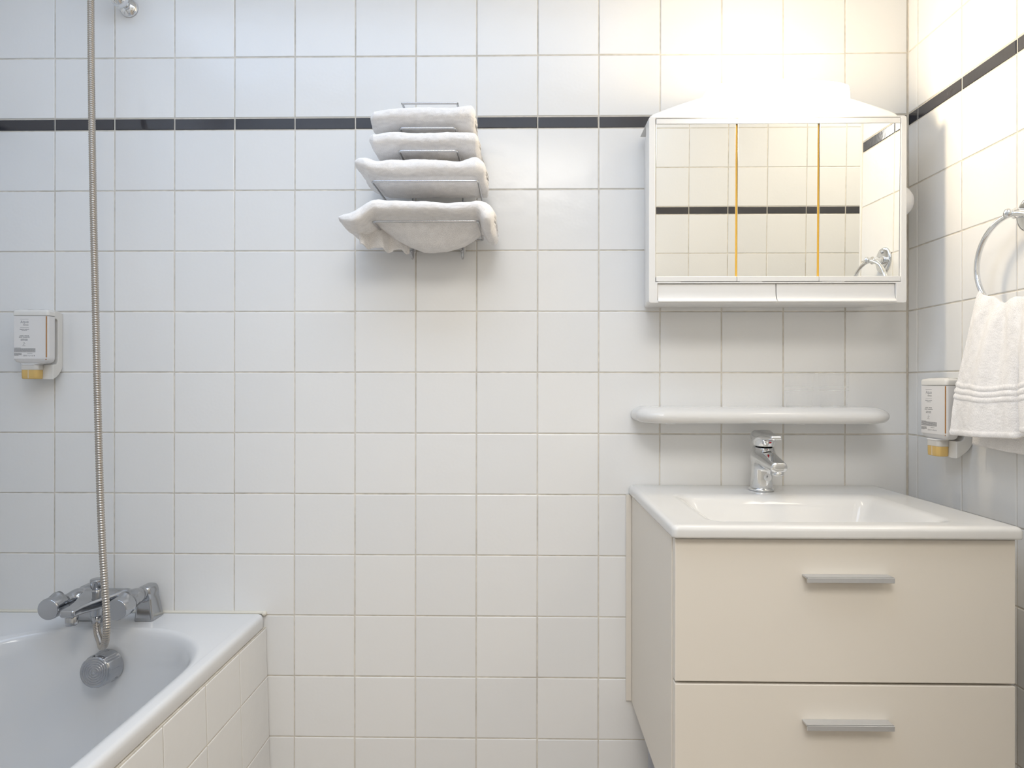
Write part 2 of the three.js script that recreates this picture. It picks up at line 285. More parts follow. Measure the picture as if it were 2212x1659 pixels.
// ------------------------------------------------------------------ bathtub with tiled apron
{
  const t = thing('bathtub', 'white enamelled bathtub built in along the left wall', 'bathtub');
  const ox0 = X0 + 0.003, ox1 = -0.633, oz0 = 0.002, oz1 = ZF - 0.004;
  const ring = (ins, r, y) => plan(ox0 + ins, ox1 - ins, oz0 + ins * 0.4, oz1 - ins, Math.max(0.004, r), y, 14, 16);
  const open = (ins, y, back = 0) => plan(-1.228 + ins, -0.672 - ins, 0.102 + ins * 0.6 + back, 1.08 - ins * 1.6, [0.22, 0.22, 0.15, 0.15], y, 14, 16);
  const rings = [ring(0.006, 0.012, RIM - 0.034), ring(0.0, 0.014, RIM - 0.031), ring(0, 0.014, RIM - 0.012), ring(0.0012, 0.014, RIM - 0.006), ring(0.0045, 0.012, RIM - 0.0015), ring(0.010, 0.010, RIM), ring(0.022, 0.010, RIM + 0.0003),
    open(-0.012, RIM - 0.0002), open(-0.005, RIM - 0.002), open(0.001, RIM - 0.007), open(0.006, RIM - 0.017), open(0.011, RIM - 0.04), open(0.022, RIM - 0.12), open(0.034, RIM - 0.22), open(0.045, RIM - 0.30), open(0.06, RIM - 0.35), open(0.085, RIM - 0.375), open(0.13, RIM - 0.388), open(0.20, RIM - 0.392)];
  part('tub_shell', loft(rings, { capEnd: true }), M.enamel, t);
  const bead = (x0, x1) => { const g = new THREE.CylinderGeometry(0.0048, 0.0048, x1 - x0, 10, 1); g.rotateZ(Math.PI / 2); g.scale(1, 0.75, 1); return g.translate((x0 + x1) / 2, RIM + 0.0015, 0.0015); };
  part('sealant_bead', join([bead(X0 + 0.004, -0.6345), new THREE.SphereGeometry(0.0065, 10, 8).translate(-0.634, RIM, 0.003)]), M.sealant, t, 'yellowed sealant along the wall');
  // overflow knob on the end wall
  const k = new THREE.Group(); k.name = 'overflow_knob'; k.userData.label = 'round chrome overflow knob with ringed face'; t.add(k);
  k.position.set(-0.947, 0.476, 0.120); k.rotation.x = -0.10; k.scale.set(1.08, 1.08, 0.85);
  const prof = [], lobes = 8, knobR = (a, s) => s - 0.0030 * Math.pow(Math.max(0, Math.cos(a * lobes)), 3) * smooth((s - 0.024) / 0.004);
  for (const [r, z] of [[0.034, 0], [0.0345, 0.004], [0.033, 0.010], [0.0335, 0.020], [0.0335, 0.040], [0.0325, 0.048], [0.0305, 0.052], [0.0295, 0.0525]]) { const c = []; for (let i = 0; i < 96; i++) { const a = i / 96 * 2 * Math.PI, q = z > 0.008 && z < 0.05 ? knobR(a, r) : r; c.push(V(q * Math.cos(a), q * Math.sin(a), z)); } prof.push(c); }
  part('knob_body', loft(prof, { capStart: true, capEnd: true }), M.chromeWorn, k);
  const face = [[0.0298, 0]]; for (let i = 0; i < 5; i++) { const r = 0.0285 - i * 0.0046; face.push([r, 0.0008 + i * 0.0004], [r - 0.0004, 0.0020 + i * 0.0004], [r - 0.0028, 0.0022 + i * 0.0004], [r - 0.0034, 0.0008 + i * 0.0004]); } face.push([0.0055, 0.0026], [0.005, 0.0036], [0, 0.0038]);
  part('ringed_face', lathe(face, 64).rotateX(Math.PI / 2).translate(0, 0, 0.0522), M.chromeWorn, k);
  const tri = new THREE.Shape(); tri.moveTo(-0.0022, -0.0016); tri.lineTo(0.0022, -0.0016); tri.lineTo(0, 0.0024);
  part('triangle_mark', new THREE.ExtrudeGeometry(tri, { depth: 0.0004, bevelEnabled: false }).translate(0, 0, 0.0559), M.pipe, k);
}
{
  const w = setting('wall_apron', 'white tiled apron below the bathtub rim');
  w.position.set(-0.6295, RIM - 0.034, 0); w.rotation.z = 0.030;                        // leans out a little towards the floor
  part('grout_bed', box(-0.06, -PROUD, -0.525, 0, 0.0005, ZF - 0.004), M.grout, w);
  const from = w.children.length, top = RIM - 0.034;
  tileField(w, steps(-(ZF - 0.004), -0.0015, -1.05), rowEdges.filter((y) => y < 0.5).map((y) => y - top).map((y) => Math.max(y, -0.518)).concat([-0.0012]));
  for (const t of w.children.slice(from)) { const { x, y, z } = t.position; t.position.set(z, y, -x); t.rotation.set(0, Math.PI / 2 + t.rotation.y, 0); }
}

// ------------------------------------------------------------------ bath mixer tap on the tub's rim
{
  const t = thing('bath_mixer_tap', 'chrome bath mixer tap with two knobs on the bathtub rim', 'tap');
  const cx = -0.973, by = 0.618, bz = 0.098;
  for (const s of [-1, 1]) {
    const px = cx + s * 0.072;
    const f = (x, y, z) => {
      const h = clamp((y - RIM) / 0.075), w = lerp(0.0235, 0.0135, h), zf = lerp(0.062, 0.058, h), zb = lerp(0.011, 0.022, h);
      const d = block(x, y, z, [px, RIM + 0.038, (zf + zb) / 2], [w, 0.042, (zf - zb) / 2], 0.006);
      return smin(d, cone(x, y, z, [px, RIM + 0.066, 0.03], [px, RIM + 0.066, 0.052], 0.014, 0.014), 0.01);
    };
    part('pillar', solid((x, y, z) => Math.max(f(x, y, z), RIM + 0.0004 - y), [px - 0.03, RIM - 0.004, 0.004], [px + 0.03, RIM + 0.09, 0.075], 0.0016), M.chromeWorn, t);
    const sleeve = lathe([[0, 0], [0.0145, 0], [0.0152, 0.002], [0.0152, 0.014], [0.0135, 0.016], [0.0135, 0.030], [0, 0.030]], 32);
    const q = new THREE.Quaternion().setFromUnitVectors(V(0, 1, 0), V(s * 0.12, -0.10, 1).normalize());
    part('sleeve', sleeve.applyQuaternion(q).translate(px - s * 0.004, RIM + 0.068, 0.050), M.chromeWorn, t);
  }
  const body = (x, y, z) => {
    let d = cone(x, y, z, [cx - 0.066, by + 0.003, bz - 0.012], [cx + 0.066, by + 0.003, bz - 0.012], 0.0165, 0.0165);
    for (const s of [-1, 1]) d = smin(d, cone(x, y, z, [cx + s * 0.068, by + 0.004, 0.072], [cx + s * 0.076, by, 0.125], 0.0155, 0.0175), 0.012);
    const u = clamp((z - 0.07) / 0.145), wdt = lerp(0.052, 0.0165, smooth(u * 1.15)), th = lerp(0.016, 0.0085, u);
    d = smin(d, block(x, y, z, [cx, by + lerp(0.006, 0.009, u), 0.146], [wdt, th, 0.071], 0.006), 0.008);
    return smin(d, rod(x, y, z, [cx, by - 0.028, 0.118], [cx, by, 0.118], 0.0125, 0.014), 0.004);
  };
  part('tap_body', solid(body, [cx - 0.11, by - 0.035, 0.05], [cx + 0.11, by + 0.04, 0.225], 0.0017), M.chromeWorn, t);
  part('spout_outlet', lathe([[0, 0], [0.0115, 0], [0.0125, 0.002], [0.0125, 0.022], [0, 0.022]], 28).translate(cx, by - 0.019, 0.199), M.chromeWorn, t);
  part('diverter_knob', lathe([[0.009, 0], [0.009, 0.008], [0.0105, 0.009], [0.0105, 0.011], [0.009, 0.012], [0.009, 0.015], [0.0125, 0.017], [0.0135, 0.034], [0.0125, 0.0365], [0, 0.037]], 36).translate(cx + 0.002, by + 0.020, 0.122), M.chromeWorn, t);
  for (const s of [-1, 1]) {
    const rings = [];
    for (const [r, z] of [[0.013, 0], [0.0175, 0.002], [0.0175, 0.009], [0.0215, 0.011], [0.0225, 0.015], [0.0213, 0.020], [0.0232, 0.0235], [0.0240, 0.034], [0.0240, 0.046], [0.0232, 0.0495], [0.0222, 0.0505]]) {
      const c = []; for (let i = 0; i < 64; i++) { const a = i / 64 * 2 * Math.PI, grip = z > 0.011 && z < 0.03 ? 0.0075 * Math.pow(Math.max(0, Math.cos(a - Math.PI / 2)), 8) : 0; c.push(V((r + grip) * Math.cos(a), (r + grip) * Math.sin(a), z)); }
      rings.push(c);
    }
    part('control_knob', loft(rings, { capStart: true, capEnd: true }), M.chromeWorn, t).position.set(cx + s * 0.0765, by + 0.002, 0.118);
  }
  part('hose_nut', lathe([[0, -0.020], [0.0085, -0.020], [0.0105, -0.018], [0.0105, 0], [0, 0]], 6).translate(cx, by - 0.027, 0.118), M.chromeWorn, t);
}
// ------------------------------------------------------------------ shower hose, wall holder, handset
{
  const t = thing('shower_hose', 'ribbed metal shower hose hanging down the wall to the bath tap', 'hose');
  const pts = [[-0.973, 0.590, 0.118], [-0.9715, 0.572, 0.122], [-0.957, 0.558, 0.140], [-0.932, 0.5515, 0.168], [-0.905, 0.5535, 0.202], [-0.8825, 0.570, 0.226], [-0.8715, 0.604, 0.237], [-0.873, 0.645, 0.236], [-0.8773, 0.6806, 0.2333], [-0.8949, 0.8038, 0.2183], [-0.9236, 1.0490, 0.1883], [-0.9501, 1.3054, 0.1583], [-0.9768, 1.5730, 0.1283], [-1.0016, 1.8518, 0.0983], [-1.0099, 2.0196, 0.0883], [-1.013, 2.09, 0.085], [-1.008, 2.15, 0.095], [-0.99, 2.17, 0.11], [-0.976, 2.14, 0.115], [-0.974, 2.10, 0.108]];
  const c = curve(pts), L = c.getLength(), pitch = 0.0053, n = Math.round(L / pitch * 8), fr = c.computeFrenetFrames(n, false), rings = [];
  for (let i = 0; i <= n; i++) {
    const p = c.getPointAt(i / n), ring = [];
    for (let k = 0; k < 18; k++) { const a = k / 18 * 2 * Math.PI, ph = (i / n * L / pitch + a / (2 * Math.PI) * 0.35) % 1, r = 0.0054 + 0.0020 * Math.pow(Math.abs(Math.sin(Math.PI * ph)), 0.6); ring.push(p.clone().addScaledVector(fr.normals[i], r * Math.cos(a)).addScaledVector(fr.binormals[i], r * Math.sin(a))); }
    rings.push(ring);
  }
  part('ribbed_tube', loft(rings, { capStart: true, capEnd: true }), M.hose, t);
}
{
  const t = thing('shower_holder', 'chrome wall holder for the shower handset, cut by the top edge', 'holder');
  part('wall_rosette', lathe([[0, 0.016], [0.010, 0.016], [0.019, 0.010], [0.0225, 0.003], [0.0225, 0]].reverse(), 40).rotateX(Math.PI / 2).translate(-0.974, 2.052, 0.0012), M.chrome, t);
  part('ball_joint', new THREE.SphereGeometry(0.0195, 32, 24).translate(-0.974, 2.051, 0.040), M.chrome, t);
  part('cradle', lathe([[0.0125, -0.018], [0.0165, -0.018], [0.0185, 0.018], [0.0145, 0.018], [0.0125, -0.018]], 36).rotateX(0.3).translate(-0.974, 2.075, 0.075), M.chrome, t);
  part('arm', new THREE.TubeGeometry(curve([[-0.974, 2.054, 0.045], [-0.974, 2.064, 0.058], [-0.974, 2.072, 0.066]]), 10, 0.008, 12), M.chrome, t);
  const h = thing('shower_handset', 'chrome shower handset above the wall holder', 'shower');
  part('handle', lathe([[0, 0], [0.0095, 0], [0.0115, 0.03], [0.012, 0.10], [0.010, 0.15], [0, 0.152]], 24), M.chrome, h);
  part('spray_head', lathe([[0, 0], [0.030, 0], [0.034, 0.006], [0.030, 0.020], [0.012, 0.032], [0, 0.034]], 36).rotateX(1.9).translate(0, 0.165, 0.022), M.chrome, h);
  h.position.set(-0.974, 2.066, 0.072); h.rotation.x = 0.3;
}

// ------------------------------------------------------------------ soap dispensers
function labelTexture() {
  const W = 990, H = 1400, c = document.createElement('canvas'); c.width = W; c.height = H; const g = c.getContext('2d');
  g.fillStyle = '#e8e6e4'; g.fillRect(0, 0, W, H);
  const X = (x) => 2 * (x - 240), Y = (y) => 2 * (y - 300), ink = '#26262c', soft = '#55555e';
  const say = (s, x, y, px, font, align = 'center', fill = ink, w) => { g.font = font.replace('#', px); g.textAlign = align; g.fillStyle = fill; g.textBaseline = 'alphabetic'; w ? g.fillText(s, X(x), Y(y), w) : g.fillText(s, X(x), Y(y)); };
  g.fillStyle = soft; g.fillRect(X(340), Y(348), 2 * 140, 5); g.fillRect(X(340), Y(482), 2 * 145, 5);
  say('Aqua', 482, 412, 118, '#px sans-serif', 'right', soft, 290);
  say('Senses', 480, 450, 56, 'bold #px sans-serif', 'right', ink, 215);
  say('Magnolia, Jasmine &', 411, 518, 34, 'bold #px sans-serif', 'center', ink, 308);
  say('Sandalwood', 411, 538, 34, 'bold #px sans-serif', 'center', ink, 180);
  say('HAND, HAIR &', 410, 627, 46, 'bold #px sans-serif', 'center', ink, 305);
  say('BODY SHAMPOO', 410, 651, 46, 'bold #px sans-serif', 'center', ink, 375);
  say('SHAMPOOING', 408, 682, 38, 'bold #px sans-serif', 'center', ink, 235);
  say('MULTI-USAGE', 408, 700, 38, 'bold #px sans-serif', 'center', ink, 235);
  g.strokeStyle = ink; g.lineWidth = 5; g.beginPath(); g.moveTo(X(392), Y(728)); g.lineTo(X(412), Y(728)); g.lineTo(X(412), Y(740)); g.moveTo(X(412), Y(742)); g.arc(X(402), Y(755), 16, 0, 5); g.moveTo(X(414), Y(748)); g.lineTo(X(434), Y(748)); g.moveTo(X(392), Y(770)); g.lineTo(X(408), Y(770)); g.stroke();
  say('SLS free', 404, 788, 26, 'bold #px sans-serif', 'center', ink, 130);
  g.fillStyle = ink; let s = 11; const r = () => { s = (s * 16807) % 2147483647; return s / 2147483647; };
  const lines = (x0, x1, y0, n, dy, first) => { for (let k = 0; k < n; k++) { let x = x0; const end = first && !k ? first : x1; while (x < end) { const w = 3 + r() * 11; g.fillRect(X(x), Y(y0 + k * dy), 2 * Math.min(w, end - x), dy * 1.15); x += w + 2.2; } } };
  lines(243, 595, 818, 8, 9.2, 350); lines(243, 365, 905, 3, 9); lines(243, 372, 932, 1, 9); lines(243, 315, 942, 1, 9); lines(460, 545, 908, 1, 7);
  say('330ml 11.2 fl.oz', 388, 956, 52, '#px sans-serif', 'left', ink, 350); say('e', 570, 956, 60, 'bold #px sans-serif', 'left', ink, 50);
  const t = new THREE.CanvasTexture(c); t.colorSpace = THREE.SRGBColorSpace; return t;
}
const labelMat = phys({ map: labelTexture(), color: 0xffffff, roughness: 0.32 });
function dispenser(label, pos, turn) {
  const t = thing('soap_dispenser', label, 'soap dispenser', 'wall soap dispensers');
  t.position.set(...pos); t.rotation.y = turn;
  // side profile of the bracket in (z, y), drawn as a C around the bottle
  const s = new THREE.Shape(); s.moveTo(0.0005, 0.160); s.quadraticCurveTo(0.02, 0.168, 0.045, 0.165); s.lineTo(0.045, 0.150); s.lineTo(0.020, 0.148); s.quadraticCurveTo(0.0135, 0.146, 0.0135, 0.138); s.lineTo(0.0135, 0.046); s.quadraticCurveTo(0.0135, 0.036, 0.022, 0.034); s.lineTo(0.030, 0.033); s.lineTo(0.030, 0.001); s.quadraticCurveTo(0.012, 0.008, 0.0005, 0.028); s.closePath();
  const g = new THREE.ExtrudeGeometry(s, { depth: 0.071, bevelEnabled: true, bevelSize: 0.0015, bevelThickness: 0.0015, bevelSegments: 3, curveSegments: 10 });
  part('bracket', g.rotateY(-Math.PI / 2).translate(0.0355, 0, 0.0015), M.bracket, t);
  const W = 0.0425, ring = (i, y, zz = 0) => plan(-W + i, W - i, 0.030 + i * 0.3, 0.058 - i * 0.8 - zz, Math.max(0.0065 - i * 0.2, 0.004), y, 8, 6);
  const cap = [ring(0.0035, 0.151), ring(0.0, 0.1515), ring(-0.0008, 0.153), ring(-0.0008, 0.1605, 0), ring(0.0012, 0.164), ring(0.010, 0.1665), ring(0.026, 0.168)];
  part('top_cap', loft(cap, { capStart: true, capEnd: true }), M.bracket, t);
  const neck = (i, y) => plan(-0.0265 + i, 0.0145 - i, 0.0300 + i, 0.0565 - i, 0.008, y, 8, 6);
  part('bottle', loft([neck(0, 0.0335), neck(-0.001, 0.0355), ring(0.010, 0.0375), ring(0.003, 0.0415), ring(0.0004, 0.0475), ring(0, 0.052), ring(0, 0.1505)], { capStart: true, capEnd: true }), M.bottle, t);
  part('amber_seam', join([rbox(W - 0.0050, W - 0.0024, 0.051, 0.1500, 0.0535, 0.0580, 0.0008), rbox(W - 0.0066, W - 0.0036, 0.0455, 0.0525, 0.0525, 0.0573, 0.0008)]), M.amber, t, 'amber line of soap down the bottle edge');
  const lab = new THREE.PlaneGeometry(0.0720, 0.1018); part('printed_label', lab.translate(-0.0025, 0.0985, 0.05825), labelMat, t, 'black printing on the white bottle');
  part('clear_collar', loft([neck(0.0005, 0.0215), neck(0, 0.023), neck(0, 0.032), neck(0.001, 0.0335)], { capStart: true, capEnd: true }), M.clearPlastic, t);
  part('soap_nozzle', loft([neck(0.0025, 0.0), neck(0.0008, 0.001), neck(0.0004, 0.010), neck(0.0004, 0.0213)], { capStart: true, capEnd: true }), M.soap, t, 'yellow soap in a clear nozzle');
  part('nozzle_rib', rbox(-0.0066, -0.0054, 0.001, 0.0213, 0.0555, 0.0566, 0.0004), M.clearPlastic, t);
  return t;
}
dispenser('white soap dispenser on the wall left of the shower hose', [-1.1765, 1.1325, 0.0002], 0);
dispenser('white soap dispenser behind the hand towel on the right wall', [X1 - 0.0002, 0.9675, 0.184], -Math.PI / 2);

// ------------------------------------------------------------------ wire towel rack and its towels
{
  const t = thing('towel_rack', 'chrome wire wall rack holding four folded towels', 'rack');
  const r = 0.0025, sx = [-0.266, -0.1435], zb = 0.012;
  for (const x of sx) {
    const sp = part('spine', wire([[x, 1.745, 0.150], [x, 1.745, zb], [x, 1.426, zb], [x, 1.426, 0.030], [x, 1.440, 0.030]], r, 0.007, 120), M.steelWire, t);
    part('hook_tip', new THREE.SphereGeometry(0.0034, 14, 10).translate(x, 1.441, 0.030), M.steelWire, sp);
    for (const y of [1.715, 1.450]) part('wall_clip', rbox(x - 0.006, x + 0.006, y - 0.007, y + 0.007, 0.0002, 0.011, 0.002), M.plastic, sp);
  }
  part('top_bar', wire([[sx[0], 1.745, 0.150], [sx[1], 1.745, 0.150]], r), M.steelWire, t);
  for (const [xl, xr, y, zf] of [[-0.3215, -0.0935, 1.471, 0.195], [-0.3235, -0.0938, 1.5575, 0.195], [-0.266, -0.1395, 1.6245, 0.190], [-0.268, -0.1455, 1.682, 0.170]])
    part('wire_tier', wire([[xl + 0.02, y, zb + 2 * r], [xl, y, zb + 2 * r], [xl, y, zf], [xr, y, zf], [xr, y, zb + 2 * r], [xl + 0.02, y, zb + 2 * r]], r, 0.008, 160), M.steelWire, t);
}
const ctrl = (table, k) => (x) => {              // smooth curve through [x, v1, v2 ...]
  if (x <= table[0][0]) return table[0][k]; const n = table.length;
  if (x >= table[n - 1][0]) return table[n - 1][k];
  let i = 0; while (table[i + 1][0] < x) i++;
  const t = (x - table[i][0]) / (table[i + 1][0] - table[i][0]), p = (j) => table[clamp(j, 0, n - 1)][k];
  const m0 = (p(i + 1) - p(i - 1)) / 2, m1 = (p(i + 2) - p(i)) / 2, t2 = t * t, t3 = t2 * t;
  return (2 * t3 - 3 * t2 + 1) * p(i) + (t3 - 2 * t2 + t) * m0 + (-2 * t3 + 3 * t2) * p(i + 1) + (t3 - t2) * m1;
};
// a towel folded over and over: a sheet wound in cross-section, carried along x
function foldedTowel(table, { zb, zf, th = 0.011, sag = () => 0, off = 0, turns = 2.2, ridge = 2.6 }) {
  const xa = table[0][0], xb = table[table.length - 1][0], NS = 210, NP = 300, yt = ctrl(table, 1), yb = ctrl(table, 2), fz = table[0].length > 3 ? ctrl(table, 3) : () => zf;
  const pos = [], uv = [], idx = [], ring = 2 * NP;
  for (let j = 0; j <= NS; j++) {
    const e = j / NS, x = lerp(xa, xb, e), cy = (yt(x) + yb(x)) / 2, front = fz(x), cz = (front + zb) / 2, a = (front - zb) / 2, b = Math.max(0.004, (yt(x) - yb(x)) / 2);
    const endT = Math.min(1, Math.min(j, NS - j) / 3 + 0.35);
    const tk = Math.min(th, b * 0.42);
    let s = 0;
    for (let q = 0; q < ring; q++) {
      const outer = q < NP, k = outer ? q / (NP - 1) : (ring - 1 - q) / (NP - 1), ang = -2.55 + k * turns * 2 * Math.PI, w = k * turns * tk * 1.02;
      let A = a - w * 1.05, B = b - w; const half = tk * 0.5 * 0.95, mid = half;
      A -= mid; B -= mid; A += outer ? half * endT : -half * endT; B += outer ? half * endT : -half * endT;
      B = Math.max(B, 0.0012); A = Math.max(A, 0.01);
      const c = Math.cos(ang), n = Math.sin(ang), pw = 2 / ridge;
      let z = cz + A * Math.sign(c) * Math.pow(Math.abs(c), pw), y = cy + B * Math.sign(n) * Math.pow(Math.abs(n), pw);
      const lump = N3(x * 22 + off, y * 26, z * 26 + off) * 0.0035 + N3(x * 60 + off, y * 60, z * 60) * 0.0014, fuzz = N3(x * 330, y * 330 + off, z * 330) * 0.00042 + N3(x * 150, y * 150 + off, z * 150) * 0.0004;
      z += c * (lump + fuzz); y += n * (lump + fuzz);
      if (n < 0.2) y -= sag(x, z) * smooth((0.2 - n) / 0.6);
      const xx = x + (j === 0 || j === NS ? N3(y * 60, z * 60, off) * 0.002 : 0) + N3(z * 14, off, y * 14) * 0.006 * (Math.abs(e - 0.5) * 2) ** 3;
      if (q) s += 0.55 / ring;
      pos.push(xx, y, z); uv.push(x, (outer ? k : k + 0.37) * 1.15 + off);
    }
  }
  for (let j = 0; j < NS; j++) for (let q = 0; q < ring; q++) { const a = j * ring + q, b = j * ring + (q + 1) % ring, c = a + ring, d = b + ring; idx.push(a, d, b, a, c, d); }
  for (const [j, flip] of [[0, 1], [NS, 0]]) for (let q = 0; q < NP - 1; q++) { const a = j * ring + q, b = a + 1, c = j * ring + ring - 1 - q, d = c - 1; flip ? idx.push(a, b, d, a, d, c) : idx.push(a, d, b, a, c, d); }
  const g = new THREE.BufferGeometry(); g.setAttribute('position', new THREE.Float32BufferAttribute(pos, 3)); g.setAttribute('uv', new THREE.Float32BufferAttribute(uv, 2)); g.setIndex(idx); g.computeVertexNormals(); return g;
}
// a thin cloth sheet from a function (u, v) -> point, with thickness
function sheet(fn, nu, nv, th, wm, hm) {
  const P = [], top = [], pos = [], uv = [], idx = [];
  for (let j = 0; j <= nv; j++) for (let i = 0; i <= nu; i++) P.push(fn(i / nu, j / nv));
  const at = (i, j) => P[clamp(j, 0, nv) * (nu + 1) + clamp(i, 0, nu)];
  for (const side of [1, -1]) for (let j = 0; j <= nv; j++) for (let i = 0; i <= nu; i++) {
    const n = at(i + 1, j).clone().sub(at(i - 1, j)).cross(at(i, j + 1).clone().sub(at(i, j - 1))).normalize(), p = at(i, j), edge = (i === 0 || j === 0 || i === nu || j === nv) ? 0.35 : 1;
    const f = N3(p.x * 300, p.y * 300, p.z * 300 + side) * 0.0006; pos.push(p.x + n.x * side * (th / 2 * edge + f), p.y + n.y * side * (th / 2 * edge + f), p.z + n.z * side * (th / 2 * edge + f)); uv.push(i / nu * wm, j / nv * hm + (side > 0 ? 0 : 0.31));
  }
  const S = (nu + 1) * (nv + 1), id = (s, i, j) => s * S + j * (nu + 1) + i;
  for (let j = 0; j < nv; j++) for (let i = 0; i < nu; i++) { idx.push(id(0, i, j), id(0, i + 1, j), id(0, i + 1, j + 1), id(0, i, j), id(0, i + 1, j + 1), id(0, i, j + 1)); idx.push(id(1, i, j), id(1, i + 1, j + 1), id(1, i + 1, j), id(1, i, j), id(1, i, j + 1), id(1, i + 1, j + 1)); }
  const rim = (a, b) => idx.push(a, b, b + S, a, b + S, a + S);
  for (let i = 0; i < nu; i++) { rim(id(0, i + 1, 0), id(0, i, 0)); rim(id(0, i, nv), id(0, i + 1, nv)); }
  for (let j = 0; j < nv; j++) { rim(id(0, 0, j), id(0, 0, j + 1)); rim(id(0, nu, j + 1), id(0, nu, j)); }
  const g = new THREE.BufferGeometry(); g.setAttribute('position', new THREE.Float32BufferAttribute(pos, 3)); g.setAttribute('uv', new THREE.Float32BufferAttribute(uv, 2)); g.setIndex(idx); g.computeVertexNormals(); return g;
}
function towel(label, geo) { const m = shadows(new THREE.Mesh(geo, M.terry)); m.name = numbered('bath_towel'); m.userData = { label, category: 'towel', group: 'folded towels on the wire rack' }; scene.add(m); return m; }
{
  // bottom towel: sags between the wires, its loose corners hang out at the left
  const belly = (x, z) => 0.046 * Math.max(0, 1 - ((x + 0.205) / 0.118) ** 2) * smooth((0.193 - z) / 0.075) * smooth((z - 0.008) / 0.05);
  const main = foldedTowel([[-0.3965, 1.4935, 1.4735, 0.186], [-0.385, 1.5005, 1.4600, 0.198], [-0.365, 1.5055, 1.4520, 0.212], [-0.340, 1.519, 1.4580, 0.220], [-0.318, 1.5255, 1.474, 0.224], [-0.29, 1.5265, 1.4745, 0.226], [-0.230, 1.5225, 1.4738, 0.226], [-0.150, 1.518, 1.4738, 0.226], [-0.110, 1.5205, 1.4740, 0.226], [-0.094, 1.5240, 1.4738, 0.225], [-0.080, 1.5255, 1.452, 0.223], [-0.066, 1.519, 1.446, 0.216], [-0.057, 1.509, 1.455, 0.206]], { zb: 0.020, zf: 0.225, sag: belly, off: 3.1, turns: 1.8, th: 0.012 });
  const flap = sheet((u, v) => {
    const fold = Math.asin(0.96 * Math.sin(u * 17 + 0.9)) / 1.29, drop = [1.4335, 1.4270, 1.4335][Math.min(2, Math.floor(u * 3))];
    return V(lerp(-0.366, -0.262, u) + 0.014 * v * fold * 0.5, lerp(1.476, lerp(drop, 1.4295 + 0.004 * Math.cos(u * 17), 0.6), v), lerp(0.150, 0.075, u) - 0.012 * v + 0.011 * fold * (0.35 + 0.65 * v));
  }, 90, 26, 0.0045, 0.14, 0.05);
  towel('bottom towel on the wire rack, sagging with loose corners hanging out', join([main, flap]));
  towel('wide folded towel second from the bottom of the wire rack', foldedTowel([[-0.362, 1.611, 1.592, 0.195], [-0.352, 1.6205, 1.578, 0.205], [-0.335, 1.6205, 1.566, 0.213], [-0.3105, 1.6125, 1.5605, 0.215], [-0.28, 1.6165, 1.560, 0.216], [-0.23, 1.618, 1.560, 0.216], [-0.18, 1.6145, 1.560, 0.216], [-0.138, 1.6125, 1.560, 0.215], [-0.10, 1.622, 1.5605, 0.214], [-0.083, 1.615, 1.560, 0.205], [-0.078, 1.605, 1.562, 0.198]], { zb: 0.020, zf: 0.215, off: 9.7, turns: 2.0 }));
  towel('narrower folded towel third from the bottom of the wire rack', foldedTowel([[-0.331, 1.672, 1.640, 0.185], [-0.322, 1.678, 1.628, 0.196], [-0.29, 1.6805, 1.628, 0.202], [-0.21, 1.6775, 1.628, 0.203], [-0.13, 1.679, 1.628, 0.203], [-0.10, 1.676, 1.628, 0.198], [-0.093, 1.668, 1.632, 0.19]], { zb: 0.020, zf: 0.2, off: 15.2, turns: 2.0 }));
  towel('folded towel at the top of the wire rack', foldedTowel([[-0.334, 1.724, 1.690, 0.176], [-0.325, 1.731, 1.6855, 0.184], [-0.29, 1.7345, 1.6855, 0.188], [-0.23, 1.7405, 1.6855, 0.190], [-0.17, 1.738, 1.6855, 0.190], [-0.135, 1.741, 1.6855, 0.190], [-0.113, 1.745, 1.683, 0.186], [-0.104, 1.737, 1.684, 0.178]], { zb: 0.020, zf: 0.188, off: 21.9, turns: 2.0 }));
}

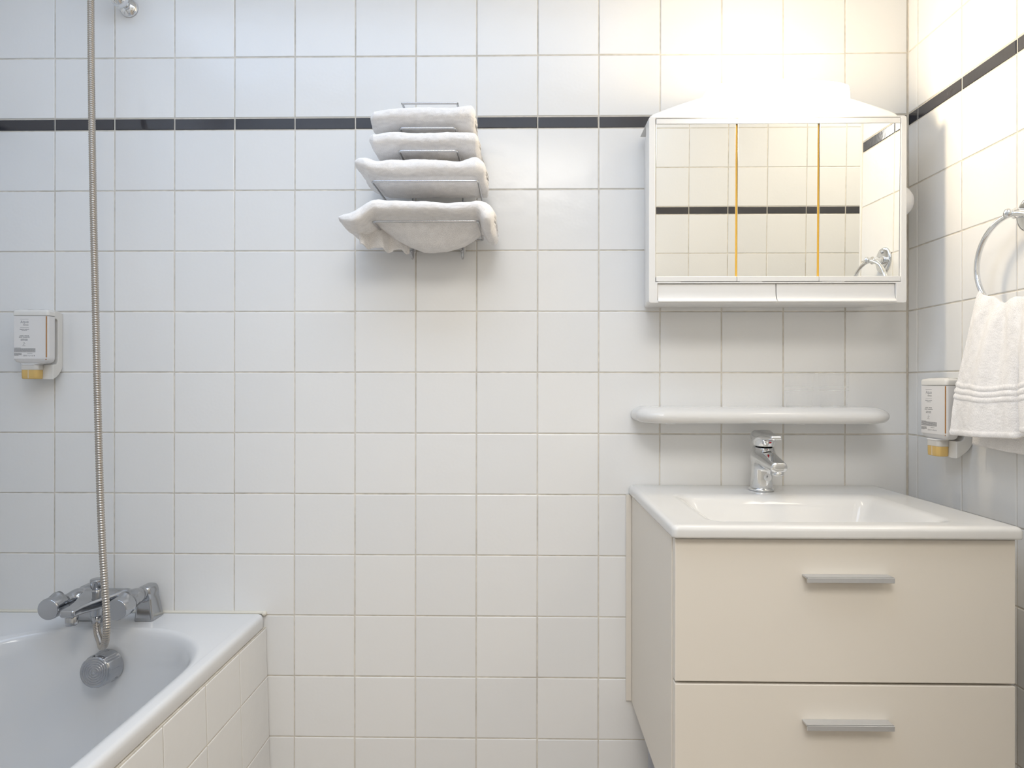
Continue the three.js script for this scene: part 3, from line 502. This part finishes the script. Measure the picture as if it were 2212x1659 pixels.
// ------------------------------------------------------------------ mirror cabinet with lamp
{
  const t = thing('mirror_cabinet', 'white mirror cabinet with three mirrored doors and a lit lamp', 'cabinet');
  const fx0 = 0.2827, fx1 = 0.8518, fy0 = 1.3015, fy1 = 1.7165, zf = 0.142;
  const face = (x0, x1, y0, y1, r, z) => plan(x0, x1, -y1, -y0, r, 0, 6, 4).map((p) => V(p.x, -p.z, z));
  part('body', loft([face(0.3005, 0.834, 1.308, 1.705, 0.006, 0.0003), face(0.2865, 0.848, 1.303, 1.712, 0.006, 0.100), face(fx0, fx1, fy0, fy1, 0.008, 0.112)], { capStart: true, capEnd: true }), M.plastic, t);
  const hole = (s, x0, x1, y0, y1) => { const p = new THREE.Path(); p.moveTo(x0, y0); p.lineTo(x0, y1); p.lineTo(x1, y1); p.lineTo(x1, y0); p.closePath(); s.holes.push(p); };
  const fr = new THREE.Shape(), r = 0.007; fr.moveTo(fx0 + r, fy0); fr.lineTo(fx1 - r, fy0); fr.quadraticCurveTo(fx1, fy0, fx1, fy0 + r); fr.lineTo(fx1, fy1 - r); fr.quadraticCurveTo(fx1, fy1, fx1 - r, fy1); fr.lineTo(fx0 + r, fy1); fr.quadraticCurveTo(fx0, fy1, fx0, fy1 - r); fr.lineTo(fx0, fy0 + r); fr.quadraticCurveTo(fx0, fy0, fx0 + r, fy0);
  hole(fr, 0.2978, 0.8388, 1.3482, 1.7125); hole(fr, 0.3026, 0.8285, 1.3075, 1.3452);
  part('front_frame', new THREE.ExtrudeGeometry(fr, { depth: 0.030, bevelEnabled: true, bevelSize: 0.0015, bevelOffset: -0.0015, bevelThickness: 0.0015, bevelSegments: 3 }).translate(0, 0, zf - 0.0315), M.plastic, t);
  const doors = [[0.2990, 0.4757], [0.4803, 0.6567], [0.6613, 0.8378]];
  doors.forEach(([x0, x1], k) => {
    const d = new THREE.Group(); d.name = 'door'; t.add(d);
    const q0 = k ? x0 - 0.0018 : x0, q1 = k < 2 ? x1 + 0.0018 : x1;
    part('door_panel', join([rbox(q0, q1, 1.6995, 1.7112, 0.124, 0.1425, 0.0012), rbox(q0, q1, 1.3494, 1.3605, 0.124, 0.1425, 0.0012), box(x0, x1, 1.358, 1.702, 0.1135, 0.134)]), M.plastic, d);
    const pane = part('mirror_pane', rbox(x0, x1, -0.1698, 0.1698, -0.0025, 0, 0.0006, 2), M.mirror, d, 'mirror');
    pane.position.set(0, 1.5300, 0.1388); pane.rotation.x = 0.0135;
    part('finger_grip', rbox(x0 + 0.005, x0 + 0.055, 1.3478, 1.3505, 0.128, 0.1405, 0.0012), M.plastic, d);
  });
  for (const x of [0.478, 0.659]) part('painted_glow_strip', rbox(x - 0.0024, x + 0.0024, 1.3605, 1.6995, 0.114, 0.1368, 0.0008), M.lampLeakOchre, t, 'strip coloured as lamp light in the gap between the mirrors');  // lamp light leaking through the door gaps, done as coloured strips
  for (const [x0, x1] of [[0.3036, 0.5650], [0.5672, 0.8276]]) {
    const s = new THREE.Shape(); s.moveTo(0.114, 1.3445); s.lineTo(0.1365, 1.3445); s.lineTo(0.1375, 1.3435); s.lineTo(0.1375, 1.326); s.quadraticCurveTo(0.1378, 1.312, 0.1465, 1.3055); s.lineTo(0.1462, 1.3035); s.lineTo(0.114, 1.3035); s.closePath();
    part('drawer', new THREE.ExtrudeGeometry(s, { depth: x1 - x0, bevelEnabled: false, curveSegments: 12 }).rotateY(-Math.PI / 2).translate(x1, 0, 0), M.plastic, t);
  }
  // crown behind the lamp
  const cr = new THREE.Shape(); cr.moveTo(0.2845, 1.7150); cr.quadraticCurveTo(0.288, 1.7285, 0.302, 1.734); cr.quadraticCurveTo(0.40, 1.772, 0.475, 1.783); cr.quadraticCurveTo(0.567, 1.793, 0.660, 1.783); cr.quadraticCurveTo(0.735, 1.772, 0.833, 1.734); cr.quadraticCurveTo(0.8465, 1.7285, 0.850, 1.7150); cr.closePath();
  part('crown', new THREE.ExtrudeGeometry(cr, { depth: 0.086, bevelEnabled: true, bevelSize: 0.003, bevelOffset: -0.003, bevelThickness: 0.003, bevelSegments: 3, curveSegments: 20 }).translate(0, 0, 0.031), M.plastic, t);
  // opal lamp shade: D-shaped sections along x
  const rings = [], c0 = 0.5590, hw = 0.1535;
  for (let j = 0; j <= 36; j++) {
    const u = j / 18 - 1, e = Math.pow(Math.max(0, 1 - Math.pow(Math.abs(u), 14)), 0.5), x = c0 + hw * u * (1 - 0.02 * 0), top = 1.7830 - 0.013 * u * u, bot = 1.7150 + 0.002 * u * u, cy = (top + bot) / 2, H = (top - bot) / 2 * (0.80 + 0.20 * e), D = 0.066 * (0.72 + 0.28 * e), ring = [];
    for (let i = 0; i < 40; i++) { const a = i / 40 * 2 * Math.PI, c = Math.cos(a), n = Math.sin(a), p = 2 / 4.2; ring.push(V(x, cy + H * Math.sign(n) * Math.pow(Math.abs(n), p), 0.1225 + D / 2 + D / 2 * Math.sign(c) * Math.pow(Math.abs(c), p))); }
    rings.push(ring);
  }
  part('lamp_shade', loft(rings, { capStart: true, capEnd: true }), glowing(lin(1, 0.97, 0.90), MIRROR_LAMP.glow), t, 'glowing opal lamp shade');
  for (const x of [0.525, 0.595]) { const p = new THREE.PointLight(WARM, MIRROR_LAMP.power, 0, 2); p.position.set(x, 1.748, 0.143); p.castShadow = true; p.shadow.radius = 2.0; p.name = 'cabinet_lamp_glow'; scene.add(p); }
  part('socket_cover', lathe([[0.041, 0], [0.041, 0.012], [0.0395, 0.022], [0.034, 0.036], [0.024, 0.047], [0.012, 0.0525], [0, 0.054]], 48).rotateZ(-Math.PI / 2).translate(0.8475, 1.5415, 0.075), M.greyPlug, t, 'round grey white cover on the cabinet side');
}

// ------------------------------------------------------------------ ceramic shelf and glasses
{
  const t = thing('wall_shelf', 'white ceramic shelf with rounded ends below the mirror cabinet', 'shelf');
  const x0 = 0.2665, x1 = 0.8455, R = (i, y, b = 0.0003) => plan(x0 + i, x1 - i, b, 0.131 - i, [0.004, 0.004, 0.058 - i * 0.6, 0.058 - i * 0.6], y, 12, 10), rings = [];
  for (let k = 0; k <= 18; k++) { const a = -Math.PI / 2 + k / 18 * Math.PI, up = a > 0; rings.push(R((up ? 0.034 : 0.0175) * (1 - Math.cos(a)), 1.0475 + (up ? 0.0212 : 0.0163) * Math.sin(a))); }
  part('slab', loft(rings, { capStart: true, capEnd: true }), M.ceramic, t);
  for (const x of [0.352, 0.655]) part('bracket_stud', lathe([[0, -0.005], [0.011, -0.005], [0.013, 0], [0, 0]], 24).translate(x, 1.0312, 0.055), M.plastic, t);
}
function glass(label, x, z) {
  const t = thing('drinking_glass', label, 'glass', 'glasses on the ceramic shelf');
  part('tumbler', lathe([[0, 0.0012], [0.0262, 0.0012], [0.0282, 0.003], [0.0302, 0.0365], [0.0308, 0.0375], [0.0304, 0.0388], [0.0308, 0.0450], [0.0315, 0.0460], [0.0311, 0.0473], [0.0334, 0.0770]], 64), M.glass, t);
  part('rim', new THREE.TorusGeometry(0.0334, 0.0006, 8, 64).rotateX(Math.PI / 2).translate(0, 0.0772, 0), M.glassEdge, t);
  for (const y of [0.0375, 0.0460]) part('grip_ring', new THREE.TorusGeometry(0.0312, 0.0006, 8, 64).rotateX(Math.PI / 2).translate(0, y, 0), M.glassEdge, t);
  part('foot', new THREE.TorusGeometry(0.0272, 0.0008, 8, 64).rotateX(Math.PI / 2).translate(0, 0.0010, 0), M.glassEdge, t);
  t.position.set(x, 1.0689, z);
}
glass('clear drinking glass on the ceramic shelf, nearer the tap', 0.6455, 0.072);
glass('clear drinking glass on the ceramic shelf, nearer the corner', 0.7265, 0.072);

// ------------------------------------------------------------------ washbasin, tap, vanity
{
  const t = thing('washbasin', 'white ceramic washbasin top set on the vanity unit', 'washbasin');
  const Y = 0.8742, x0 = 0.2625, x1 = 0.8685, z0 = 0.0012, z1 = 0.450;
  const out = (i, y, r = 0.010) => plan(x0 + i, x1 - i, z0 + i * 0.25, z1 - i, [0.003, 0.003, Math.max(r - i * 0.5, 0.003), Math.max(r - i * 0.5, 0.003)], y, 8, 24);
  const hole = (i, y, r = 0.030) => plan(0.345 + i * 1.1, 0.772 - i * 1.25, 0.136 + i * 1.25, 0.404 - i * 0.5, Math.max(r - i * 0.25, 0.012), y, 8, 24);
  const rings = [out(0.006, Y - 0.0225), out(0.001, Y - 0.0215), out(0, Y - 0.018), out(0, Y - 0.0085), out(0.0012, Y - 0.0045), out(0.004, Y - 0.0016), out(0.0085, Y - 0.0001), out(0.016, Y),
    hole(-0.012, Y - 0.0002), hole(-0.004, Y - 0.0012), hole(0.003, Y - 0.004), hole(0.009, Y - 0.010), hole(0.016, Y - 0.022), hole(0.024, Y - 0.040), hole(0.033, Y - 0.060), hole(0.045, Y - 0.076), hole(0.062, Y - 0.087), hole(0.09, Y - 0.094), hole(0.14, Y - 0.098)];
  part('basin', loft(rings, { capEnd: true }), M.ceramic, t);
  part('waste', lathe([[0, 0.002], [0.019, 0.002], [0.0215, 0.0012], [0.022, 0]].reverse(), 32).translate(0.558, Y - 0.0985, 0.262), M.chrome, t);
}
{
  const t = thing('basin_mixer_tap', 'chrome single-lever mixer tap on the washbasin', 'tap');
  t.position.set(0.5585, 0.8743, 0.072);
  part('base_ring', lathe([[0, 0], [0.0265, 0], [0.0278, 0.0015], [0.0275, 0.005], [0.0245, 0.0075], [0, 0.0075]], 48), M.chrome, t);
  const body = (x, y, z) => {
    let d = rod(x, y, z, [0, 0.005, 0], [0, 0.103, 0.012], 0.0240, 0.0225, 0.003);
    const sp = Math.max(cone(x * 0.80, y, z, [0, 0.080, 0.012], [0, 0.066, 0.098], 0.0215, 0.0150), Math.abs(y - lerp(0.083, 0.0665, clamp(z / 0.098))) - lerp(0.026, 0.0105, smooth(z / 0.098)));
    d = smin(d, smax(sp, z - 0.108, 0.006), 0.012);
    return d;
  };
  part('tap_body', solid(body, [-0.034, 0.001, -0.030], [0.034, 0.112, 0.116], 0.0014), M.chrome, t);
  part('aerator', lathe([[0, 0], [0.0105, 0], [0.0118, 0.0015], [0.0118, 0.012], [0, 0.012]], 32).translate(0, 0.0475, 0.094), M.chrome, t);
  const head = (x, y, z) => {
    let d = rod(x, y, z, [0, 0.1055, 0.012], [0, 0.128, 0.015], 0.0235, 0.0240, 0.004);
    d = smin(d, smax(Math.hypot(x, (y - 0.120) * 1.45, z - 0.014) - 0.0255, 0.104 - y, 0.004), 0.006);
    const u = clamp((z - 0.01) / 0.085), yc = lerp(0.1275, 0.1285, u);
    return smin(d, smax(Math.hypot(Math.max(0, Math.abs(x) - lerp(0.013, 0.0075, u)), (y - yc) * 0.9) - lerp(0.0115, 0.0044, Math.sqrt(u)), Math.abs(z - 0.043) - 0.047, 0.006), 0.010);
  };
  const h = part('lever_head', solid(head, [-0.032, 0.1035, -0.026], [0.032, 0.148, 0.104], 0.0014), M.chrome, t);
  part('red_dot', new THREE.SphereGeometry(0.0044, 18, 12).scale(1, 1, 0.6).translate(0.0045, 0.1165, 0.0385), M.red, h, 'dark red hot water mark');
  const st = part('round_sticker', new THREE.CylinderGeometry(0.0092, 0.0092, 0.0006, 32).rotateX(Math.PI / 2), M.sticker, t, 'white round sticker'); st.position.set(0.004, 0.034, 0.0283); st.rotation.x = -0.11; st.rotation.y = 0.1;
  const mk = new THREE.TorusGeometry(0.0013, 0.0004, 6, 16).translate(0, 0.0012, 0); part('sticker_mark', join([mk, box(-0.0017, -0.0009, -0.003, 0.002, -0.0004, 0.0004)]), M.ink, st).position.set(-0.001, 0.001, 0.0004);
}
{
  const t = thing('vanity_unit', 'cream wall-hung vanity unit with two drawers under the washbasin', 'vanity');
  for (const [x0, x1] of [[0.2685, 0.2865], [0.8445, 0.8625]]) part('side_panel', rbox(x0, x1, 0.3475, 0.8512, 0.0075, 0.4165, 0.0012), M.cream, t);
  part('bottom_panel', box(0.2865, 0.8445, 0.3485, 0.3645, 0.009, 0.416), M.cream, t);
  part('back_panel', box(0.2865, 0.8445, 0.3645, 0.62, 0.009, 0.017), M.cream, t);
  part('filler_strip', rbox(0.2553, 0.2683, 0.3495, 0.8512, 0.0008, 0.0085, 0.0008), M.cream, t);
  for (const [y0, y1, hy] of [[0.5985, 0.8495, 0.7885], [0.3500, 0.5940, 0.5345]]) {
    const d = part('drawer', rbox(0.2702, 0.8615, y0, y1, 0.4170, 0.4365, 0.0016, 4), M.cream, t);
    part('handle', join([rbox(0.4915, 0.6405, hy - 0.0032, hy, 0.4366, 0.4585, 0.0008), rbox(0.4915, 0.6405, hy - 0.0092, hy, 0.4555, 0.4587, 0.0008)]), M.aluminium, d, 'grey aluminium bar handle');
  }
}
{
  const p = shadows(new THREE.Mesh(lathe([[0.016, 0.001], [0.030, 0.001], [0.030, 0.012], [0.0205, 0.014], [0.0205, 0.345], [0.016, 0.345], [0.016, 0.001]], 36).translate(0.321, 0, 0.052), M.pipe));
  p.name = 'waste_pipe'; p.userData = { label: 'grey pipe standing under the vanity unit by the wall', category: 'pipe' }; scene.add(p);
}

// ------------------------------------------------------------------ towel ring and hand towel
const RING = { x: 0.8995, y: 1.3480, z: 0.3745, r: 0.0850 };
{
  const t = thing('towel_ring', 'chrome towel ring on the right wall', 'towel ring');
  const toWall = (g) => g.rotateZ(Math.PI / 2);     // lathe axis y -> -x
  part('wall_flange', toWall(lathe([[0.0335, 0], [0.0335, 0.002], [0.0325, 0.0042], [0.028, 0.0055], [0.012, 0.0062], [0, 0.0062]], 48)).translate(X1 - 0.0003, RING.y + RING.r + 0.003, RING.z), M.chrome, t);
  part('post', toWall(lathe([[0.0105, 0], [0.0095, 0.010], [0.0085, 0.014], [0.0085, 0.034], [0.0100, 0.036], [0.0100, 0.0405], [0.0080, 0.0425], [0.0072, 0.050], [0.0055, 0.0525], [0.0078, 0.056], [0.0090, 0.0605], [0.0078, 0.066], [0.004, 0.0692], [0, 0.070]], 32).scale(1, 0.64, 1)).translate(X1 - 0.006, RING.y + RING.r + 0.003, RING.z), M.chrome, t);
  part('ring', new THREE.TorusGeometry(RING.r, 0.0049, 16, 96).rotateY(Math.PI / 2).translate(RING.x, RING.y, RING.z), M.chrome, t);
  for (const s of [-1, 1]) part('screw', toWall(lathe([[0.004, 0], [0.0037, 0.0018], [0, 0.0022]], 16)).translate(X1 - 0.006, RING.y + RING.r + 0.003 + s * 0.021, RING.z), M.chromeWorn, t);
}
{
  // hung through the ring: front layer towards the room, back layer longer, towards the wall
  const yl = RING.y - RING.r + 0.0075;
  const over = (w) => RING.y - Math.sqrt(Math.max(0, RING.r ** 2 - (w * RING.r) ** 2)) + 0.012;   // height of the fold along the ring
  const face = (front) => (u, v) => {
    const q = u * 2 - 1, z0 = RING.z + q * 0.0725, z1 = RING.z + q * 0.128 + 0.004, drop = smooth(v * 1.15);
    const top = over(clamp(Math.abs(q) * 0.82)) + 0.004 * Math.sin(q * 9), bottom = front ? 1.0175 + 0.010 * (q + 1) / 2 : 0.9985 - 0.012 * (q + 1) / 2;
    const z = lerp(z0, z1, Math.pow(v, 0.75)), y = lerp(top, bottom, v);
    let x = front ? RING.x - 0.011 - 0.020 * drop : RING.x + 0.011 + 0.006 * drop;
    const arch = Math.pow(1 - v, 10); x += (front ? 1 : -1) * 0.011 * arch;
    x += (front ? 1 : 0.35) * (0.008 * Math.sin(q * 6.2 + 0.6) * smooth(v * 2.5) * (0.5 + 0.5 * v) + 0.005 * Math.sin(q * 13 + 2) * (1 - v) * smooth(v * 6));
    if (front) {
      const tuck = Math.exp(-(((q - 0.42) / 0.09) ** 2)); x += 0.016 * tuck * smooth(v * 3 - 1);          // lengthwise fold
      const ribs = [0.64, 0.683, 0.725].reduce((s, c) => s + Math.exp(-(((v - c) / 0.010) ** 2)), 0); x -= 0.0024 * ribs;
      x -= 0.0016 * Math.exp(-(((v - 0.975) / 0.012) ** 2));
    }
    return V(Math.min(x, X1 - 0.012), y + (front ? 0.012 * smooth((q - 0.30) / 0.2) * smooth((v - 0.8) / 0.2) : 0), z);
  };
  const m = shadows(new THREE.Mesh(join([sheet(face(true), 110, 170, 0.0075, 0.26, 0.27), sheet(face(false), 80, 120, 0.0075, 0.26, 0.28)]), M.terry));
  m.name = 'hand_towel'; m.userData = { label: 'white hand towel hanging through the chrome towel ring', category: 'towel' }; scene.add(m);
}

scene.traverse((o) => { if (o.isMesh) o.castShadow = o.receiveShadow = true; });
renderer.render(scene, camera);
